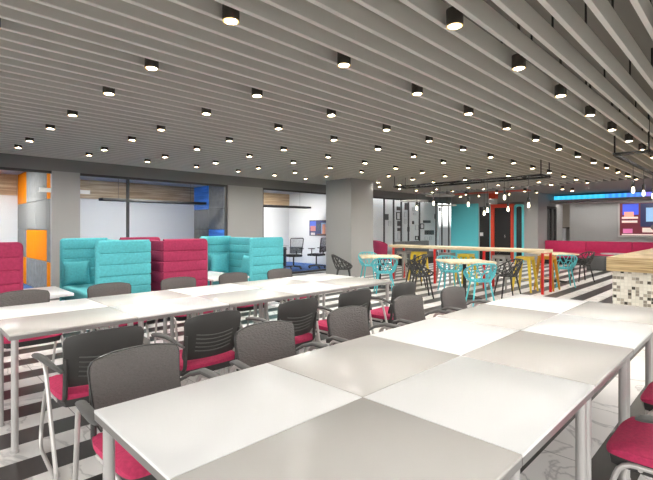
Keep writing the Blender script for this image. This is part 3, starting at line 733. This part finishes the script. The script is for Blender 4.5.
# ================================================================== HIGH TABLE WITH STOOLS
r = thing('high_table', 'long high table with pale wood top on red legs', 'table', (9.85, 5.08, 0))
MB().lohi((-.27, -1.90, .865), (.27, 2.1, .93), .005, 2).build('table_top', M['pale_wood'], r)
for y in (3.24, 4.51, 5.79, 7.06):
    for x in (-.245, .245): MB().lohi((x - .024, y - 5.1 - .024, 0), (x + .024, y - 5.1 + .024, .865), .004, 1).build('leg', M['red'], r)
    MB().lohi((-.22, y - 5.1 - .02, .842), (.22, y - 5.1 + .02, .864)).build('cross_rail', M['red'], r)
def stool(label, x, y, m, rz=0.):
    r = thing('metal_stool', label, 'stool', (x, y, 0), rz, 'metal stools at the high table')
    MB().lohi((-.155, -.155, .735), (.155, .155, .765), .012, 3).build('seat', M[m], r)
    MB().lohi((-.148, -.148, .69), (.148, .148, .736), .008, 2).build('apron', M[m], r)
    for sx in (-1, 1):
        for sy in (-1, 1):
            A = Vector((sx * .125, sy * .125, .70)); B = Vector((sx * .2, sy * .2, 0))
            mb = MB(); mb.tube([A, B], .03, 4, radii=[.042, .022]); mb.build('leg', M[m], r)
    z = .26; k = .125 + .075 * (1 - z / .7)
    MB().tube([(-k, -k, z), (k, -k, z), (k, k, z), (-k, k, z)], .009, 6, closed=True).build('foot_rail', M[m], r)
for px, m, lab in ((404.5, 'grey_paint', 'grey metal stool under left end of high table'), (419, 'yellow', 'leftmost yellow stool under the high table'), (447, 'grey_paint', 'grey metal stool under high table behind the middle wood table'), (466, 'yellow', 'second yellow stool from left under the high table'),
                   (501, 'grey_paint', 'grey metal stool under high table nearest the camera'), (525, 'yellow', 'yellow stool nearest the right end of the high table')):
    t = (px - 326.5) / 434; stool(lab, 9.85, 9.85 * (1 - t) / (1 + t), m)
stool('amber stool just behind the right end of the high table', 10.42, 3.40, 'amber')

# ================================================================== WOOD CAFE TABLES AND LATTICE CHAIRS
def cafe_table(label, x, y, rz):
    r = thing('cafe_table', label, 'table', (x, y, 0), rz, 'square wood cafe tables')
    MB().lohi((-.45, -.45, .705), (.45, .45, .74), .005, 2).build('table_top', M['table_wood'], r)
    MB().cyl((0, 0, .02), (0, 0, .705), .035, 14).build('post', M['black_metal'], r); MB().lohi((-.25, -.25, 0), (.25, .25, .02), .006, 1).build('base', M['black_metal'], r)
cafe_table('square pale wood table nearest the grey column', 8.08, 6.32, PI / 4)
cafe_table('square pale wood table in front of the high table middle', 8.1, 4.19, PI / 4 + .08)
cafe_table('square pale wood table beyond the right end of the high table', 12.2, 3.85, PI / 4)
def lattice_chair(m):
    r = thing('lattice_chair', 'x', 'chair')
    z0 = .44
    def seat_pt(a): return Vector((.185 * math.sin(a), -.17 * math.cos(a), z0 + .0))
    def rim_pt(a):
        k = (1 + math.cos(a)) / 2            # 1 at the back, 0 at the front
        hgt = .47 + .29 * min(1, k * 1.08)
        return Vector((.285 * math.sin(a) * (1 - .05 * k), -.275 * math.cos(a) * (1.02), hgt))
    A = 2.35; n = 11
    s = MB()
    s.tube([rim_pt(-A + 2 * A * i / 32) for i in range(33)], .0125, 8)
    def bow(p, q, k=.35):
        mid = (p + q) / 2; out = Vector((mid.x, mid.y, 0)); out = out.normalized() * .035 if out.length > .01 else out
        return [p * (1 - t) ** 2 + (mid + out - Vector((0, 0, .02))) * 2 * t * (1 - t) + q * t * t for t in (0, .2, .4, .6, .8, 1)]
    for i in range(n):
        a = -A + 2 * A * i / (n - 1)
        for sh in (-.62, .50):
            b = max(-A, min(A, a + sh * (1 if i % 2 else 1.25)))
            s.tube(bow(seat_pt(a), rim_pt(b)), .0095, 6)
    # a wavy mid band
    s.tube([(seat_pt(a) * .45 + rim_pt(a) * .55) + Vector((0, 0, .03 * math.sin(a * 7))) + Vector((math.sin(a), -math.cos(a), 0)) * .012 for a in [-A + 2 * A * i / 40 for i in range(41)]], .008, 6)
    s.build('lattice_shell', m, r)
    b = MB(); b.tube([seat_pt(2 * PI * i / 28) for i in range(28)], .016, 8, closed=True)
    for k in range(7):
        x = -.15 + .05 * k; h = math.sqrt(max(.0, 1 - (x / .185) ** 2)) * .17
        b.tube([(x, -h, z0), (x * .6, 0, z0 - .015), (x, h, z0)], .013, 6); 
    for k in range(5):
        y = -.12 + .06 * k; h = math.sqrt(1 - (y / .17) ** 2) * .185
        b.tube([(-h, y, z0), (0, y, z0 - .012), (h, y, z0)], .012, 6)
    b.build('seat', m, r)
    for sx in (-1, 1):
        for sy in (-1, 1): MB().tube([(sx * .13, sy * .12, z0), (sx * .2, sy * .20, 0)], .014, 8, radii=[.019, .013]).build('leg', m, r)
    return r
pt = lattice_chair(M['teal_plastic']); pb_ = lattice_chair(M['black_plastic'])
pt['group'] = 'turquoise lattice chairs'; pb_['group'] = 'black lattice chairs'
used = [0, 0]
def face(tx, ty, x, y): return math.atan2(ty - y, tx - x) - PI / 2
def put_lattice(black, x, y, tx, ty, lab):
    p = pb_ if black else pt; rz = face(tx, ty, x, y)
    if not used[black]: p.location = (x, y, 0); p.rotation_euler = (0, 0, rz); p['label'] = lab; used[black] = 1
    else: dup(p, (x, y, 0), rz, lab)
T1, T2, T3 = (8.08, 6.32), (8.1, 4.19), (12.2, 3.85)
put_lattice(0, T1[0] - .6, T1[1] - .6, *T1, 'turquoise lattice chair on camera side of wood table nearest the column')
put_lattice(0, T1[0] + .5, T1[1] + .72, *T1, 'turquoise lattice chair behind the wood table nearest the column')
put_lattice(1, T1[0] - .6, T1[1] + .6, *T1, 'black lattice chair seen sideways against the grey column')
put_lattice(1, T1[0] + .62, T1[1] - .58, *T1, 'black lattice chair right of the wood table nearest the column')
put_lattice(0, T2[0] - .58, T2[1] - .6, *T2, 'turquoise lattice chair on camera side of the middle wood table')
put_lattice(0, T2[0] + .56, T2[1] + .64, *T2, 'turquoise lattice chair behind the middle wood table')
put_lattice(1, T2[0] - .6, T2[1] + .62, *T2, 'black lattice chair left of the middle wood table')
put_lattice(1, T2[0] + .62, T2[1] - .6, *T2, 'black lattice chair right of the middle wood table')
put_lattice(0, 11.25, 3.3, *T3, 'turquoise lattice chair beyond the right end of the high table')
put_lattice(1, 12.75, 3.3, *T3, 'black lattice chair farthest right, before the pink banquette')

# ================================================================== HANGING FRAMES, PENDANT BULBS, DISCS
def hang_frame(label, x0, x1, y0, y1, z, rods):
    r = thing('hanging_frame', label, 'hanging frame', (0, 0, 0), 0, 'black hanging frames')
    t = .022
    MB().lohi((x0 - t, y0 - t, z - t), (x0 + t, y1 + t, z + t)).lohi((x1 - t, y0 - t, z - t), (x1 + t, y1 + t, z + t)).lohi((x0 + t, y0 - t, z - t), (x1 - t, y0 + t, z + t)).lohi((x0 + t, y1 - t, z - t), (x1 - t, y1 + t, z + t)).build('frame', M['black_metal'], r, smooth=False)
    for (x, y) in rods: MB().cyl((x, y, z + t), (x, y, 3.15), .012, 8).build('rod', M['black_metal'], r)
hang_frame('long black hanging frame over the high table', 9.6, 10.1, 3.25, 7.0, 2.5, [(9.6, 3.25), (10.1, 3.25), (9.6, 7.0), (10.1, 7.0)])
hang_frame('black hanging frame over the bar counter at right', 7.72, 13.8, 1.14, 1.56, 2.5, [(7.72, 1.56), (7.72, 1.14), (13.8, 1.56), (13.8, 1.14)])
def pendant_proto():
    r = thing('pendant_bulb', 'x', 'pendant light', group='pendant bulbs')
    MB().lathe([(.012, .10), (.025, .105), (.027, .2), (.012, .215)], n=14).build('socket', M['black_plastic'], r)
    MB().lathe([(.008, -.01), (.02, .0), (.027, 0.025), (.026, .05), (.02, .08), (.016, .105)], n=16).build('bulb', M['bulb'], r)
    return r
pp = None
def pend(x, y, z, top, lab):
    global pp
    if pp is None: pp = pendant_proto(); pp.location = (x, y, z); pp['label'] = lab; q = pp
    else: q = dup(pp, (x, y, z), 0, lab)
    MB().cyl((0, 0, .21), (0, 0, top - z), .004, 6).build('cord', M['black_plastic'], q)
pl = [(3.59, 1.83, 0), (4.12, 2.02, 0), (4.04, 1.78, 1), (4.60, 1.70, 1), (4.52, 1.75, 0), (5.0, 1.9, 0), (5.77, 1.72, 1), (5.95, 1.96, 0), (6.46, 1.86, 0)]
pl2 = sorted(pl, key=lambda a: -a[0])
# the proto is duplicated before its cord is added, so build the cordless source first
src = pendant_proto()
for i, (y, z, b) in enumerate(pl2):
    x = 10.1 if b else 9.6
    yy = y * x / 9.85
    q = dup(src, (x, yy, z), 0, 'glowing pendant bulb over the high table, %s from left' % ORD[i], 'pendant bulbs over the high table')
    MB().cyl((0, 0, .21), (0, 0, 2.48 - z), .004, 6).build('cord', M['black_plastic'], q)
for i, x in enumerate((9.07, 10.02, 11.05)):
    q = dup(src, (x, 1.56, 2.0), 0, 'glowing pendant bulb over the bar counter, %s from left' % ORD[i], 'pendant bulbs over the bar')
    MB().cyl((0, 0, .21), (0, 0, .48), .004, 6).build('cord', M['black_plastic'], q)
for ch in list(src.children): bpy.data.objects.remove(ch)
bpy.data.objects.remove(src)
for i, (px, py, x, rad, lab) in enumerate(((440, 196, 13.6, .5, 'pale disc hanging above the picture wall, middle of three'), (414, 201.5, 13.2, .5, 'pale disc hanging above the picture wall, leftmost of three'), (447, 206, 14.2, .33, 'pale disc hanging lowest, beside the turquoise wall panel'))):
    t = (px - 326.5) / 434; y = x * (1 - t) / (1 + t); z = 1.39 + (228 - py) * (x + y) / 613.77
    r = thing('ceiling_disc', lab, 'ceiling disc', (x, y, z), 0, 'hanging ceiling discs')
    MB().lathe([(.02, 0), (rad, 0), (rad, .04), (.02, .04)], n=32).build('disc', M['disc'], r)
    MB().cyl((0, 0, .04), (0, 0, 3.15 - z), .005, 6).build('cable', M['black_metal'], r)
